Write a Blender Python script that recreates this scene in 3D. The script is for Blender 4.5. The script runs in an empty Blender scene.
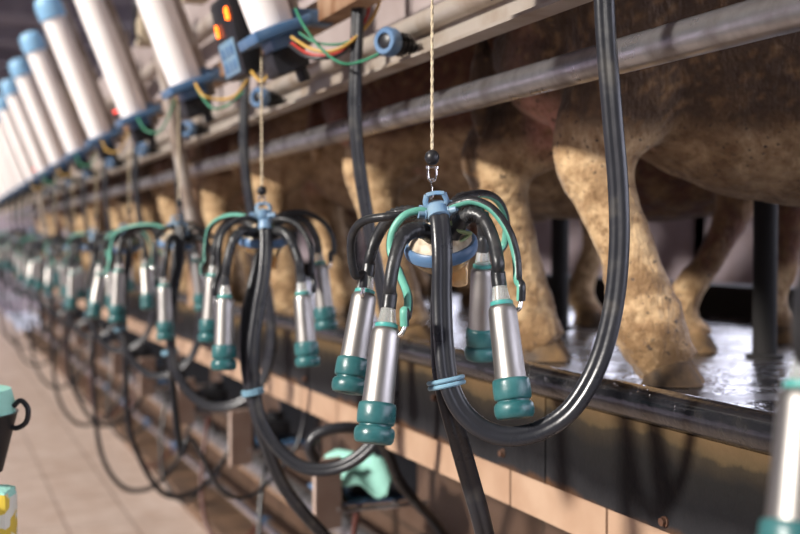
import bpy, bmesh, math, random
from mathutils import Vector, Matrix, noise
R = random.Random(7)
scn = bpy.context.scene
COL = scn.collection
F = 1111.1
TH = math.atan(465 / F)
CT, ST = math.cos(TH), math.sin(TH)
CAMH = 1.35                      # eye height above the pit floor
PITCH = math.atan(27 / F)
SP = 0.903                       # spacing of the milking places

def W(px, py, z):
    """a place in the parlour from its direction and its depth in metres (used only to take measures)"""
    xc = (px - 400) / F * z
    h = (240 - py) / F * z
    return Vector((xc * CT + z * ST, z * CT - xc * ST, CAMH + h))

# ------------------------------------------------------------------ materials
def nodes(name):
    m = bpy.data.materials.new(name); m.use_nodes = True
    nt = m.node_tree
    return m, nt, nt.nodes['Principled BSDF']

def mat(name, col, rough=.5, metal=0., bump=0., bscale=60., col2=None, cscale=8., cpos=(.4, .65), trans=0., ior=1.45,
        coat=0., rvar=0., spec=None, emit=None, estr=0., detail=5., stretch=None):
    m, nt, p = nodes(name)
    L = nt.links
    p.inputs['Base Color'].default_value = (*col, 1)
    p.inputs['Roughness'].default_value = rough
    p.inputs['Metallic'].default_value = metal
    p.inputs['Transmission Weight'].default_value = trans
    p.inputs['IOR'].default_value = ior
    p.inputs['Coat Weight'].default_value = coat
    if spec is not None: p.inputs['Specular IOR Level'].default_value = spec
    if emit:
        p.inputs['Emission Color'].default_value = (*emit, 1); p.inputs['Emission Strength'].default_value = estr
    tc = nt.nodes.new('ShaderNodeTexCoord'); src = tc.outputs['Object']
    if stretch:
        mp = nt.nodes.new('ShaderNodeMapping'); mp.inputs['Scale'].default_value = stretch
        L.new(src, mp.inputs[0]); src = mp.outputs[0]
    if col2 or rvar:
        n = nt.nodes.new('ShaderNodeTexNoise'); n.inputs['Scale'].default_value = cscale; n.inputs['Detail'].default_value = detail
        L.new(src, n.inputs['Vector'])
        if col2:
            r = nt.nodes.new('ShaderNodeValToRGB')
            r.color_ramp.elements[0].position, r.color_ramp.elements[1].position = cpos
            r.color_ramp.elements[0].color = (*col, 1); r.color_ramp.elements[1].color = (*col2, 1)
            L.new(n.outputs['Fac'], r.inputs[0]); L.new(r.outputs[0], p.inputs['Base Color'])
        if rvar:
            q = nt.nodes.new('ShaderNodeMapRange'); q.inputs['From Min'].default_value = .3; q.inputs['From Max'].default_value = .7
            q.inputs['To Min'].default_value = max(.02, rough - rvar); q.inputs['To Max'].default_value = min(1, rough + rvar)
            L.new(n.outputs['Fac'], q.inputs[0]); L.new(q.outputs[0], p.inputs['Roughness'])
    if bump:
        n2 = nt.nodes.new('ShaderNodeTexNoise'); n2.inputs['Scale'].default_value = bscale; n2.inputs['Detail'].default_value = 4
        b = nt.nodes.new('ShaderNodeBump'); b.inputs['Strength'].default_value = bump; b.inputs['Distance'].default_value = .01
        L.new(src, n2.inputs['Vector']); L.new(n2.outputs['Fac'], b.inputs['Height']); L.new(b.outputs[0], p.inputs['Normal'])
    return m

M = {}
M['rubber'] = mat('black_rubber', (.014, .015, .017), .34, bump=.12, bscale=90, col2=(.055, .053, .05), cscale=26, cpos=(.55, .8), rvar=.1)
M['hose'] = mat('hose_rubber', (.017, .018, .022), .32, bump=.04, bscale=120, col2=(.06, .055, .048), cscale=22, cpos=(.58, .8), rvar=.07)
M['mint'] = mat('mint_rubber', (.13, .38, .29), .42, col2=(.08, .27, .21), cscale=20)
M['teal'] = mat('teal_rubber', (.016, .085, .09), .36, bump=.1, bscale=60, col2=(.04, .14, .145), cscale=30, rvar=.1)
M['tealring'] = mat('teal_ring', (.06, .30, .27), .4)
M['steel'] = mat('brushed_steel', (.36, .345, .33), .46, 1., bump=.04, bscale=60, col2=(.20, .185, .17), cscale=22, cpos=(.4, .75), rvar=.1, stretch=(1, 1, .25))
M['rail'] = mat('galvanised_rail', (.46, .45, .46), .34, .9, bump=.0, bscale=40, col2=(.20, .18, .175), cscale=14, cpos=(.45, .72), rvar=.12)
M['pipe'] = mat('bright_pipe', (.78, .76, .75), .22, 1.)
M['chrome'] = mat('bright_steel', (.7, .68, .66), .2, 1.)
M['clear'] = mat('clear_plastic', (.82, .84, .80), .18, trans=.75, ior=1.4)
M['blue'] = mat('blue_plastic', (.06, .135, .26), .38, col2=(.11, .19, .31), cscale=20)
M['ltblue'] = mat('pale_blue_plastic', (.13, .24, .37), .4, col2=(.20, .29, .36), cscale=40, bump=.08)
M['capblue'] = mat('sky_blue_cap', (.24, .45, .66), .3)
M['amber'] = mat('amber_bowl', (.85, .62, .34), .2, trans=.75, ior=1.3)
M['dirtycream'] = mat('milky_dirty_plastic', (.50, .43, .32), .5, col2=(.22, .15, .09), cscale=55, cpos=(.38, .68), bump=.2, bscale=50)
M['olive'] = mat('olive_tube', (.27, .35, .17), .45)
M['cord'] = mat('nylon_cord', (.62, .52, .36), .8, bump=.6, bscale=300)
M['tank'] = mat('milk_white_cylinder', (.93, .89, .87), .25, col2=(.90, .83, .80), cscale=4)
M['grime'] = mat('greyish_bar', (.42, .37, .33), .5, .3, col2=(.25, .19, .15), cscale=12, bump=.1)
M['beam'] = mat('cream_beam', (.42, .37, .32), .42, .35, bump=.12, bscale=30, col2=(.26, .19, .13), cscale=9, cpos=(.48, .75), rvar=.1)
M['rust'] = mat('rusty_post', (.34, .22, .14), .6, .2, col2=(.20, .10, .05), cscale=15, bump=.25)
M['boltrust'] = mat('rusty_bolt', (.13, .06, .035), .7, .2, col2=(.06, .035, .025), cscale=60, bump=.4)
M['dark'] = mat('dark_metal', (.006, .005, .005), .85, .0, bump=.1)
M['black'] = mat('black_plastic', (.012, .012, .014), .4)
M['stone'] = mat('pinkish_plate', (.46, .36, .31), .55, col2=(.38, .28, .23), cscale=9)
M['bandblue'] = mat('pale_blue_band', (.17, .31, .40), .45)
M['cloth'] = mat('mint_cloth', (.33, .66, .56), .85, bump=.35, bscale=150)
M['pink'] = mat('pale_sheet', (.34, .29, .28), .6, col2=(.24, .19, .18), cscale=3)
M['concrete'] = mat('brown_concrete', (.13, .075, .045), .7, bump=.3, col2=(.06, .036, .024), cscale=5)
M['ceil'] = mat('dark_roof', (.20, .17, .18), .8, col2=(.12, .10, .11), cscale=2)
M['hoof'] = mat('hoof_horn', (.05, .03, .016), .7, bump=.6, bscale=30, col2=(.2, .115, .045), cscale=15)
M['eye'] = mat('dark_eye', (.01, .006, .004), .1)
M['led'] = mat('orange_led', (.8, .15, .02), .4, emit=(1, .16, .01), estr=5)
M['redled'] = mat('red_lamp', (.8, .05, .03), .4, emit=(1, .05, .03), estr=3)
M['yellow'] = mat('yellow_wire', (.45, .27, .06), .5)
M['green'] = mat('green_wire', (.03, .2, .11), .5)
M['red'] = mat('red_wire', (.4, .03, .02), .5)
M['redbrown'] = mat('red_brown_tube', (.07, .02, .014), .4)
M['drop'] = mat('water', (.95, .97, 1), .02, trans=1., ior=1.33)
M['label'] = mat('yellow_and_white_label', (.66, .66, .58), .5, col2=(.62, .46, .05), cscale=34, cpos=(.55, .6), detail=1)
M['darkpanel'] = mat('dark_grey_panel', (.03, .033, .042), .45, bump=.1)

def tile_mat(name, c1, c2, grout, sx, sy, off=(0, 0, 0), rough=.4, axes='XY', bump=.35, mortar=.006):
    m, nt, p = nodes(name); L = nt.links
    tc = nt.nodes.new('ShaderNodeTexCoord')
    sep = nt.nodes.new('ShaderNodeSeparateXYZ'); cmb = nt.nodes.new('ShaderNodeCombineXYZ')
    add = nt.nodes.new('ShaderNodeVectorMath'); add.inputs[1].default_value = off
    L.new(tc.outputs['Object'], add.inputs[0]); L.new(add.outputs[0], sep.inputs[0])
    L.new(sep.outputs[axes[0]], cmb.inputs[0]); L.new(sep.outputs[axes[1]], cmb.inputs[1])
    br = nt.nodes.new('ShaderNodeTexBrick'); br.offset = 0; br.inputs['Scale'].default_value = 1
    br.inputs['Brick Width'].default_value = sx; br.inputs['Row Height'].default_value = sy
    br.inputs['Mortar Size'].default_value = mortar; br.inputs['Color1'].default_value = (*c1, 1)
    br.inputs['Color2'].default_value = (*c2, 1); br.inputs['Mortar'].default_value = (*grout, 1)
    L.new(cmb.outputs[0], br.inputs[0])
    n = nt.nodes.new('ShaderNodeTexNoise'); n.inputs['Scale'].default_value = 9; n.inputs['Detail'].default_value = 6
    L.new(tc.outputs['Object'], n.inputs[0])
    mx = nt.nodes.new('ShaderNodeMix'); mx.data_type = 'RGBA'; mx.blend_type = 'MULTIPLY'; mx.inputs[0].default_value = .55
    r = nt.nodes.new('ShaderNodeValToRGB'); r.color_ramp.elements[0].position = .3; r.color_ramp.elements[1].position = .65
    r.color_ramp.elements[0].color = (.62, .5, .42, 1); r.color_ramp.elements[1].color = (1, 1, 1, 1)
    L.new(n.outputs['Fac'], r.inputs[0]); L.new(br.outputs['Color'], mx.inputs[6]); L.new(r.outputs[0], mx.inputs[7])
    L.new(mx.outputs[2], p.inputs['Base Color']); p.inputs['Roughness'].default_value = rough
    b = nt.nodes.new('ShaderNodeBump'); b.inputs['Strength'].default_value = bump; b.inputs['Distance'].default_value = .003; b.invert = True
    L.new(br.outputs['Fac'], b.inputs['Height']); L.new(b.outputs[0], p.inputs['Normal'])
    return m
M['floor'] = tile_mat('beige_floor_tiles', (.58, .47, .41), (.54, .43, .37), (.32, .24, .20), .3, .6, (-.06, 0, 0), .42)
M['strip'] = tile_mat('tan_edge_tiles', (.42, .29, .20), (.39, .26, .175), (.12, .07, .04), .3255, 2., (0, .1135, 1), .42, 'YZ', mortar=.004)
M['walltile'] = tile_mat('brown_wall_tiles', (.085, .052, .036), (.07, .043, .03), (.03, .02, .014), .327, .3, (0, .21, 0), .4, 'YZ')
M['wall'] = tile_mat('grey_violet_wall', (.30, .25, .28), (.27, .23, .25), (.18, .26, .22), 4., .5, (0, 0, .08), .45, 'YZ', mortar=.018)

def plate_mat():
    m, nt, p = nodes('stained_black_plate'); L = nt.links
    tc = nt.nodes.new('ShaderNodeTexCoord'); sep = nt.nodes.new('ShaderNodeSeparateXYZ'); L.new(tc.outputs['Object'], sep.inputs[0])
    n = nt.nodes.new('ShaderNodeTexNoise'); n.inputs['Scale'].default_value = 3.; n.inputs['Detail'].default_value = 7; n.inputs['Roughness'].default_value = .6
    L.new(tc.outputs['Object'], n.inputs[0])
    mu = nt.nodes.new('ShaderNodeMath'); mu.operation = 'MULTIPLY_ADD'; mu.inputs[1].default_value = .11
    L.new(n.outputs['Fac'], mu.inputs[0]); L.new(sep.outputs['Z'], mu.inputs[2])
    r = nt.nodes.new('ShaderNodeValToRGB'); e = r.color_ramp.elements
    e[0].position = .0; e[0].color = (.08, .04, .02, 1); e[1].position = 1; e[1].color = (.10, .062, .03, 1)
    for pos, c in ((.08, (.018, .018, .02, 1)), (.30, (.006, .006, .007, 1)), (.62, (.009, .0085, .008, 1)), (.70, (.016, .013, .01, 1)), (.80, (.026, .02, .013, 1)), (.84, (.062, .043, .022, 1))):
        q = e.new(pos); q.color = c
    mr = nt.nodes.new('ShaderNodeMapRange'); mr.inputs['From Min'].default_value = -.024; mr.inputs['From Max'].default_value = .140
    L.new(mu.outputs[0], mr.inputs[0]); L.new(mr.outputs[0], r.inputs[0]); L.new(r.outputs[0], p.inputs['Base Color'])
    p.inputs['Roughness'].default_value = .6; p.inputs['Specular IOR Level'].default_value = .15
    n2 = nt.nodes.new('ShaderNodeTexNoise'); n2.inputs['Scale'].default_value = 45; n2.inputs['Detail'].default_value = 6; L.new(tc.outputs['Object'], n2.inputs[0])
    b = nt.nodes.new('ShaderNodeBump'); b.inputs['Strength'].default_value = .3; b.inputs['Distance'].default_value = .01
    L.new(n2.outputs['Fac'], b.inputs['Height']); L.new(b.outputs[0], p.inputs['Normal'])
    return m
M['plate'] = plate_mat()

def wet_mat():
    m, nt, p = nodes('wet_dark_platform'); L = nt.links
    tc = nt.nodes.new('ShaderNodeTexCoord')
    n = nt.nodes.new('ShaderNodeTexNoise'); n.inputs['Scale'].default_value = 7; n.inputs['Detail'].default_value = 6; L.new(tc.outputs['Object'], n.inputs[0])
    r = nt.nodes.new('ShaderNodeValToRGB'); r.color_ramp.elements[0].position = .35; r.color_ramp.elements[1].position = .7
    r.color_ramp.elements[0].color = (.02, .02, .024, 1); r.color_ramp.elements[1].color = (.06, .055, .055, 1)
    L.new(n.outputs['Fac'], r.inputs[0]); L.new(r.outputs[0], p.inputs['Base Color'])
    q = nt.nodes.new('ShaderNodeMapRange'); q.inputs['From Min'].default_value = .3; q.inputs['From Max'].default_value = .75
    q.inputs['To Min'].default_value = .1; q.inputs['To Max'].default_value = .42
    L.new(n.outputs['Fac'], q.inputs[0]); L.new(q.outputs[0], p.inputs['Roughness'])
    n2 = nt.nodes.new('ShaderNodeTexNoise'); n2.inputs['Scale'].default_value = 28; n2.inputs['Detail'].default_value = 3; L.new(tc.outputs['Object'], n2.inputs[0])
    b = nt.nodes.new('ShaderNodeBump'); b.inputs['Strength'].default_value = .5; b.inputs['Distance'].default_value = .012
    L.new(n2.outputs['Fac'], b.inputs['Height']); L.new(b.outputs[0], p.inputs['Normal'])
    p.inputs['Specular IOR Level'].default_value = .9
    return m
M['wet'] = wet_mat()

def kerb_mat():
    m = mat('wet_black_pipe', (.010, .010, .012), .2, bump=.2, bscale=70, col2=(.022, .02, .018), cscale=18, cpos=(.55, .8), rvar=.1, coat=.5)
    return m
M['kerb'] = kerb_mat()

def coat_mat():
    m, nt, p = nodes('cow_coat'); L = nt.links
    at = nt.nodes.new('ShaderNodeAttribute'); at.attribute_name = 'coat'
    tc = nt.nodes.new('ShaderNodeTexCoord')
    n = nt.nodes.new('ShaderNodeTexNoise'); n.inputs['Scale'].default_value = 38; n.inputs['Detail'].default_value = 7; n.inputs['Roughness'].default_value = .65
    L.new(tc.outputs['Object'], n.inputs[0])
    r = nt.nodes.new('ShaderNodeValToRGB'); r.color_ramp.elements[0].position = .33; r.color_ramp.elements[1].position = .6
    r.color_ramp.elements[0].color = (.42, .30, .18, 1); r.color_ramp.elements[1].color = (1, 1, 1, 1)
    L.new(n.outputs['Fac'], r.inputs[0])
    mx = nt.nodes.new('ShaderNodeMix'); mx.data_type = 'RGBA'; mx.blend_type = 'MULTIPLY'; mx.inputs[0].default_value = .75
    L.new(at.outputs['Color'], mx.inputs[6]); L.new(r.outputs[0], mx.inputs[7])
    sp_ = nt.nodes.new('ShaderNodeTexNoise'); sp_.inputs['Scale'].default_value = 85; sp_.inputs['Detail'].default_value = 2; L.new(tc.outputs['Object'], sp_.inputs[0])
    g1 = nt.nodes.new('ShaderNodeMapRange'); g1.inputs['From Min'].default_value = .64; g1.inputs['From Max'].default_value = .70; L.new(sp_.outputs['Fac'], g1.inputs[0])
    mud = nt.nodes.new('ShaderNodeTexNoise'); mud.inputs['Scale'].default_value = 17; mud.inputs['Detail'].default_value = 8; mud.inputs['Roughness'].default_value = .7; L.new(tc.outputs['Object'], mud.inputs[0])
    sz = nt.nodes.new('ShaderNodeSeparateXYZ'); L.new(tc.outputs['Object'], sz.inputs[0])
    g2 = nt.nodes.new('ShaderNodeMapRange'); g2.inputs['From Min'].default_value = .0; g2.inputs['From Max'].default_value = .62; g2.inputs['To Min'].default_value = .10; g2.inputs['To Max'].default_value = -.16; L.new(sz.outputs['Z'], g2.inputs[0])
    ad2 = nt.nodes.new('ShaderNodeMath'); ad2.operation = 'ADD'; L.new(mud.outputs['Fac'], ad2.inputs[0]); L.new(g2.outputs[0], ad2.inputs[1])
    g3 = nt.nodes.new('ShaderNodeMapRange'); g3.inputs['From Min'].default_value = .50; g3.inputs['From Max'].default_value = .60; g3.inputs['To Max'].default_value = .85; L.new(ad2.outputs[0], g3.inputs[0])
    mm = nt.nodes.new('ShaderNodeMix'); mm.data_type = 'RGBA'; mm.inputs[7].default_value = (.16, .085, .03, 1); L.new(g3.outputs[0], mm.inputs[0]); L.new(mx.outputs[2], mm.inputs[6])
    ms = nt.nodes.new('ShaderNodeMix'); ms.data_type = 'RGBA'; ms.inputs[7].default_value = (.06, .035, .018, 1); L.new(g1.outputs[0], ms.inputs[0]); L.new(mm.outputs[2], ms.inputs[6])
    L.new(ms.outputs[2], p.inputs['Base Color'])
    p.inputs['Roughness'].default_value = .75; p.inputs['Sheen Weight'].default_value = .15
    mp = nt.nodes.new('ShaderNodeMapping'); mp.inputs['Scale'].default_value = (1, 1, .3); L.new(tc.outputs['Object'], mp.inputs[0])
    n2 = nt.nodes.new('ShaderNodeTexNoise'); n2.inputs['Scale'].default_value = 160; n2.inputs['Detail'].default_value = 3; L.new(mp.outputs[0], n2.inputs[0])
    n3 = nt.nodes.new('ShaderNodeTexNoise'); n3.inputs['Scale'].default_value = 26; n3.inputs['Detail'].default_value = 5; L.new(tc.outputs['Object'], n3.inputs[0])
    ad = nt.nodes.new('ShaderNodeMath'); ad.operation = 'MULTIPLY_ADD'; ad.inputs[1].default_value = .35
    L.new(n2.outputs['Fac'], ad.inputs[0]); L.new(n3.outputs['Fac'], ad.inputs[2])
    b = nt.nodes.new('ShaderNodeBump'); b.inputs['Strength'].default_value = .7; b.inputs['Distance'].default_value = .02
    L.new(ad.outputs[0], b.inputs['Height']); L.new(b.outputs[0], p.inputs['Normal'])
    return m
M['coat'] = coat_mat()

# ------------------------------------------------------------------ helpers
def tag(o, label=None, cat=None, group=None, kind=None):
    if label: o['label'] = label
    if cat: o['category'] = cat
    if group: o['group'] = group
    if kind: o['kind'] = kind
    return o
def empty(name, loc=(0, 0, 0), rz=0.):
    o = bpy.data.objects.new(name, None); COL.objects.link(o); o.location = loc; o.rotation_euler.z = rz
    o.empty_display_size = .05
    return o
def build(name, bm, m, parent=None, loc=None, smooth=True, ang=40):
    me = bpy.data.meshes.new(name)
    bmesh.ops.recalc_face_normals(bm, faces=bm.faces)
    bm.to_mesh(me); bm.free()
    for mm in (m if isinstance(m, (list, tuple)) else [m]): me.materials.append(mm)
    if smooth:
        for p in me.polygons: p.use_smooth = True
        me.set_sharp_from_angle(angle=math.radians(ang))
    o = bpy.data.objects.new(name, me); COL.objects.link(o)
    if parent: o.parent = parent
    if loc is not None: o.location = loc
    return o
def kids(o): return [c for c in COL.objects if c.parent == o]
def copy_tree(o, parent=None):
    c = o.copy(); COL.objects.link(c)
    if parent: c.parent = parent
    for ch in kids(o): copy_tree(ch, c)
    return c
def catmull(pts, n):
    """pts: list of tuples of any dimension"""
    out = []
    P = [pts[0]] + list(pts) + [pts[-1]]
    for i in range(1, len(P) - 2):
        a, b, c, d = P[i - 1], P[i], P[i + 1], P[i + 2]
        for k in range(n):
            t = k / n
            out.append(tuple(.5 * (2 * b[j] + (c[j] - a[j]) * t + (2 * a[j] - 5 * b[j] + 4 * c[j] - d[j]) * t * t + (3 * b[j] - a[j] - 3 * c[j] + d[j]) * t ** 3) for j in range(len(b))))
    out.append(tuple(pts[-1]))
    return out
def sweep(bm, pts, rad, seg=12, prof=None, side=None, sub=6, cap=True, mats=None, pt=False):
    """pts: control points; rad: number or list (one per control point) of (ra[,rb]); smooth path"""
    n = len(pts)
    rr = [(r if isinstance(r, (tuple, list)) else (r, r)) for r in (rad if isinstance(rad, list) else [rad] * n)]
    q = [(p[0], p[1], p[2], r[0], r[1]) for p, r in zip(pts, rr)]
    if sub > 1 and n > 2: q = catmull(q, sub)
    P = [Vector(a[:3]) for a in q]
    rings = []; nrm = None
    for i, p in enumerate(P):
        t = (P[min(i + 1, len(P) - 1)] - P[max(i - 1, 0)]).normalized()
        if side is not None and (nrm is None or not pt):
            u = Vector(side) - t * Vector(side).dot(t)
            if u.length < 1e-4: u = t.orthogonal()
            u.normalize()
            if nrm is not None and u.dot(nrm) < 0 and False: u = -u
        elif nrm is None:
            u = t.cross(Vector((0, 0, 1)))
            if u.length < .05: u = t.cross(Vector((0, 1, 0)))
            u.normalize()
        else:
            u = (nrm - t * nrm.dot(t)).normalized()
        nrm = u; v = t.cross(u)
        ra, rb = q[i][3], q[i][4]
        ring = []
        for k in range(seg):
            a = 2 * math.pi * k / seg
            if prof: x, y = prof(a); x *= ra; y *= rb
            else: x, y = ra * math.cos(a), rb * math.sin(a)
            ring.append(bm.verts.new(p + u * x + v * y))
        rings.append(ring)
    for a, b in zip(rings, rings[1:]):
        for k in range(seg):
            f = bm.faces.new((a[k], a[(k + 1) % seg], b[(k + 1) % seg], b[k]))
            if mats and k in mats: f.material_index = 1
    if cap:
        bm.faces.new(rings[0][::-1]); bm.faces.new(rings[-1])
    return bm
def lathe(bm, prof, mtx=None, seg=28, cap=True):
    """prof: (r, z) list; axis Z of mtx"""
    mtx = mtx or Matrix()
    rings = []
    for r, z in prof:
        rings.append([bm.verts.new(mtx @ Vector((r * math.cos(2 * math.pi * k / seg), r * math.sin(2 * math.pi * k / seg), z))) for k in range(seg)])
    for a, b in zip(rings, rings[1:]):
        for k in range(seg): bm.faces.new((a[k], a[(k + 1) % seg], b[(k + 1) % seg], b[k]))
    if cap:
        bm.faces.new(rings[0][::-1]); bm.faces.new(rings[-1])
    return bm
def box(bm, c, s, mtx=None, bev=0.):
    r = bmesh.ops.create_cube(bm, size=1.)
    T = Matrix.Translation(Vector(c)) @ Matrix.Diagonal((s[0], s[1], s[2], 1))
    if mtx is not None: T = mtx @ T
    bmesh.ops.transform(bm, matrix=T, verts=r['verts'])
    if bev:
        es = list({e for v in r['verts'] for e in v.link_edges})
        bmesh.ops.bevel(bm, geom=es, offset=bev, segments=2, affect='EDGES', profile=.6)
    return bm
def B(): return bmesh.new()
def axis_mtx(o, d):
    """matrix with origin o and Z along d"""
    return Matrix.Translation(Vector(o)) @ Vector(d).to_track_quat('Z', 'Y').to_matrix().to_4x4()
def simple(name, bm, m, label, cat, group=None, loc=None, **k):
    return tag(build(name, bm, m, None, loc, **k), label, cat, group)
def struct(name, bm, m, loc=None, **k):
    return tag(build(name, bm, m, None, loc, **k), kind='structure')

# ------------------------------------------------------------------ milking cluster
def cup_mesh_parts():
    d = {}
    d['cone'] = lathe(B(), [(.0085, .0), (.0092, .004), (.0115, .02), (.0135, .030)], seg=24)
    d['ring'] = lathe(B(), [(.012, .027), (.0152, .0285), (.0155, .0325), (.014, .035)], seg=24)
    d['shell'] = lathe(B(), [(.0125, .032), (.0165, .0345), (.0186, .0385), (.0192, .045), (.0198, .08), (.0206, .12), (.0214, .138)], seg=36)
    d['head'] = lathe(B(), [(.0205, .132), (.0238, .1335), (.0250, .137), (.0254, .148), (.0250, .158), (.0236, .1605), (.0212, .1612), (.0212, .1632),
                            (.0236, .1640), (.0262, .1675), (.0268, .1740), (.0260, .1800), (.0235, .1845), (.0190, .1855), (.0120, .1840), (.0105, .1780), (.0105, .165)], seg=36)
    me = {}
    for k, bm in d.items():
        o = build(k, bm, {'cone': M['clear'], 'ring': M['tealring'], 'shell': M['steel'], 'head': M['teal']}[k], ang=60 if k == 'head' else 35)
        me[k] = o.data; bpy.data.objects.remove(o)
    return me
CUP = None
def teat_cup(root, top, bot, nip):
    """top of the cone, point it aims at, direction of the air nipple; all local to the root"""
    global CUP
    if CUP is None: CUP = cup_mesh_parts()
    top = Vector(top); ax = (Vector(bot) - top).normalized()
    sh = bpy.data.objects.new('teat_cup', CUP['shell']); COL.objects.link(sh); sh.parent = root
    ml = axis_mtx(top, ax); sh.matrix_local = ml
    for nm, k, lb in (('inlet_cone', 'cone', 'clear plastic cone'), ('seal_ring', 'ring', 'thin teal ring'), ('liner_head', 'head', 'thick teal rubber head with two rolls')):
        c = bpy.data.objects.new(nm, CUP[k]); COL.objects.link(c); c.parent = sh; c['label'] = lb
    inv = ml.inverted(); n = Vector(nip)
    a = inv @ n; a0 = Vector((0, 0, .044)); dirr = Vector((a.x, a.y, 0)).normalized() if Vector((a.x, a.y)).length > 1e-5 else Vector((1, 0, 0))
    bm = sweep(B(), [a0 + dirr * .015, a0 + dirr * .023 - Vector((0, 0, .004)), a0 + dirr * .026 - Vector((0, 0, .014))], .0032, 10)
    build('air_nipple', bm, M['chrome'], sh)
    return ml @ (a0 + dirr * .026 - Vector((0, 0, .012)))

def milk_tube(root, pts):
    bm = B()
    n = len(pts)
    P = [Vector(p) for p in catmull([tuple(p) for p in pts], 7)]
    N = len(P)
    rad = []
    for i in range(N):
        t = i / (N - 1)
        r = .0098 - .0012 * t
        if t < .42: r = .0108 + .0011 * math.cos(i * math.pi)          # ribs at the bend
        if t > .84: r = .0102
        rad.append((r, r))
    sweep(bm, P, rad, 14, sub=1)
    return build('milk_tube', bm, M['rubber'], root, ang=75)
def pulse_tube(root, pts, mint=None, r=.0062):
    bm = sweep(B(), pts, r, 16, sub=8, mats=mint)
    return tag(build('pulse_tube', bm, [M['rubber'], M['mint']], root, ang=75), 'black tube with a mint green stripe' if mint else None)

def claw(root, tilt):
    """collector with ring, bowl, distributor and handle; tilt = 4x4 local matrix"""
    c = build('claw_cover', lathe(B(), [(.046, .000), (.0455, .005), (.040, .012), (.031, .019), (.024, .026), (.019, .034), (.017, .040)], tilt), M['dirtycream'], root)
    tag(build('claw_ring', lathe(B(), [(.044, .004), (.0495, .0055), (.0525, .002), (.0530, -.006), (.0515, -.012), (.0475, -.0145), (.044, -.013)], tilt, 48), M['blue'], c), 'blue rim ring')
    tag(build('claw_bowl', lathe(B(), [(.0455, -.011), (.044, -.019), (.038, -.028), (.028, -.036), (.018, -.040), (.006, -.042), (.001, -.0422)], tilt, 40), M['amber'], c), 'amber see-through bowl')
    build('bowl_spout', lathe(B(), [(.017, -.028), (.015, -.040), (.0135, -.058), (.0125, -.064), (.0105, -.064), (.0115, -.045), (.011, -.036)], tilt @ Matrix.Translation((.021, -.004, 0)), 20, cap=False), M['amber'], c)
    bm = B()
    box(bm, (0, 0, .044), (.027, .024, .022), tilt, .005)
    lathe(bm, [(.0145, .050), (.0145, .056), (.0125, .0575), (.0125, .063), (.009, .065)], tilt, 24)
    for sx, sy, up in ((-1, .35, .25), (1, .35, .3), (-.9, -.7, .15), (.9, -.7, .2)):
        d = Vector((sx, -sy, up)).normalized()
        lathe(bm, [(.0072, .008), (.0072, .020), (.0058, .0205), (.0052, .030)], tilt @ axis_mtx((0, 0, .047), d), 14)
    tag(build('distributor', bm, M['ltblue'], c, ang=35), 'pale blue air distributor')
    bm = B()
    for s in (-1, 1):
        sweep(bm, [(s * .008, -.003, .056), (s * .015, .001, .063), (s * .012, .004, .0755)], [(.003, .0045)] * 3, 8, sub=3)
    sweep(bm, [(-.0125, .004, .0755), (0, .005, .077), (.0125, .004, .0755)], [(.0045, .003)] * 3, 8, sub=3)
    bmesh.ops.transform(bm, matrix=tilt, verts=bm.verts)
    tag(build('hanging_handle', bm, M['ltblue'], c, ang=50), 'pale blue handle loop')
    bm = sweep(B(), [tilt @ Vector(p) for p in ((.016, -.014, .038), (.025, -.026, .030), (.040, -.027, .024), (.041, -.018, .018), (.028, -.024, .012), (.016, -.034, .010))], .003, 10)
    tag(build('drain_tube', bm, M['olive'], c), 'small olive tube loop')
    return c

def cluster(name, origin, cups, tilt, collar):
    """cups: list of dict(top, bot, milk=[...], pulse=[...], mint)"""
    root = empty(name, origin)
    o = Vector(origin)
    cl = claw(root, tilt)
    p0, p1 = collar; d = (p1 - p0).normalized()
    tag(build('hose_collar', lathe(B(), [(.011, -.003), (.0138, -.002), (.0142, .004), (.0142, .010), (.0152, .0105), (.0152, .0155), (.0142, .016), (.0128, .016)], axis_mtx(p0 - o + d * .001, d) @ Matrix.Diagonal((1.0, .92, 1, 1)), 24), M['ltblue'], cl), 'pale blue hose collar')
    for c in cups:
        top = c['top'] - o; bot = c['bot'] - o
        ps = [p - o for p in c['pulse']]
        nip = teat_cup(root, top, bot, ps[-1])
        ax = (bot - top).normalized()
        mt = [p - o for p in c['milk']] + [top - ax * .012, top + ax * .008]
        milk_tube(root, mt)
        pulse_tube(root, ps[:-1] + [nip + Vector((0, 0, .022)), nip - ax * .002], c.get('mint'))
    return root

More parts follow.
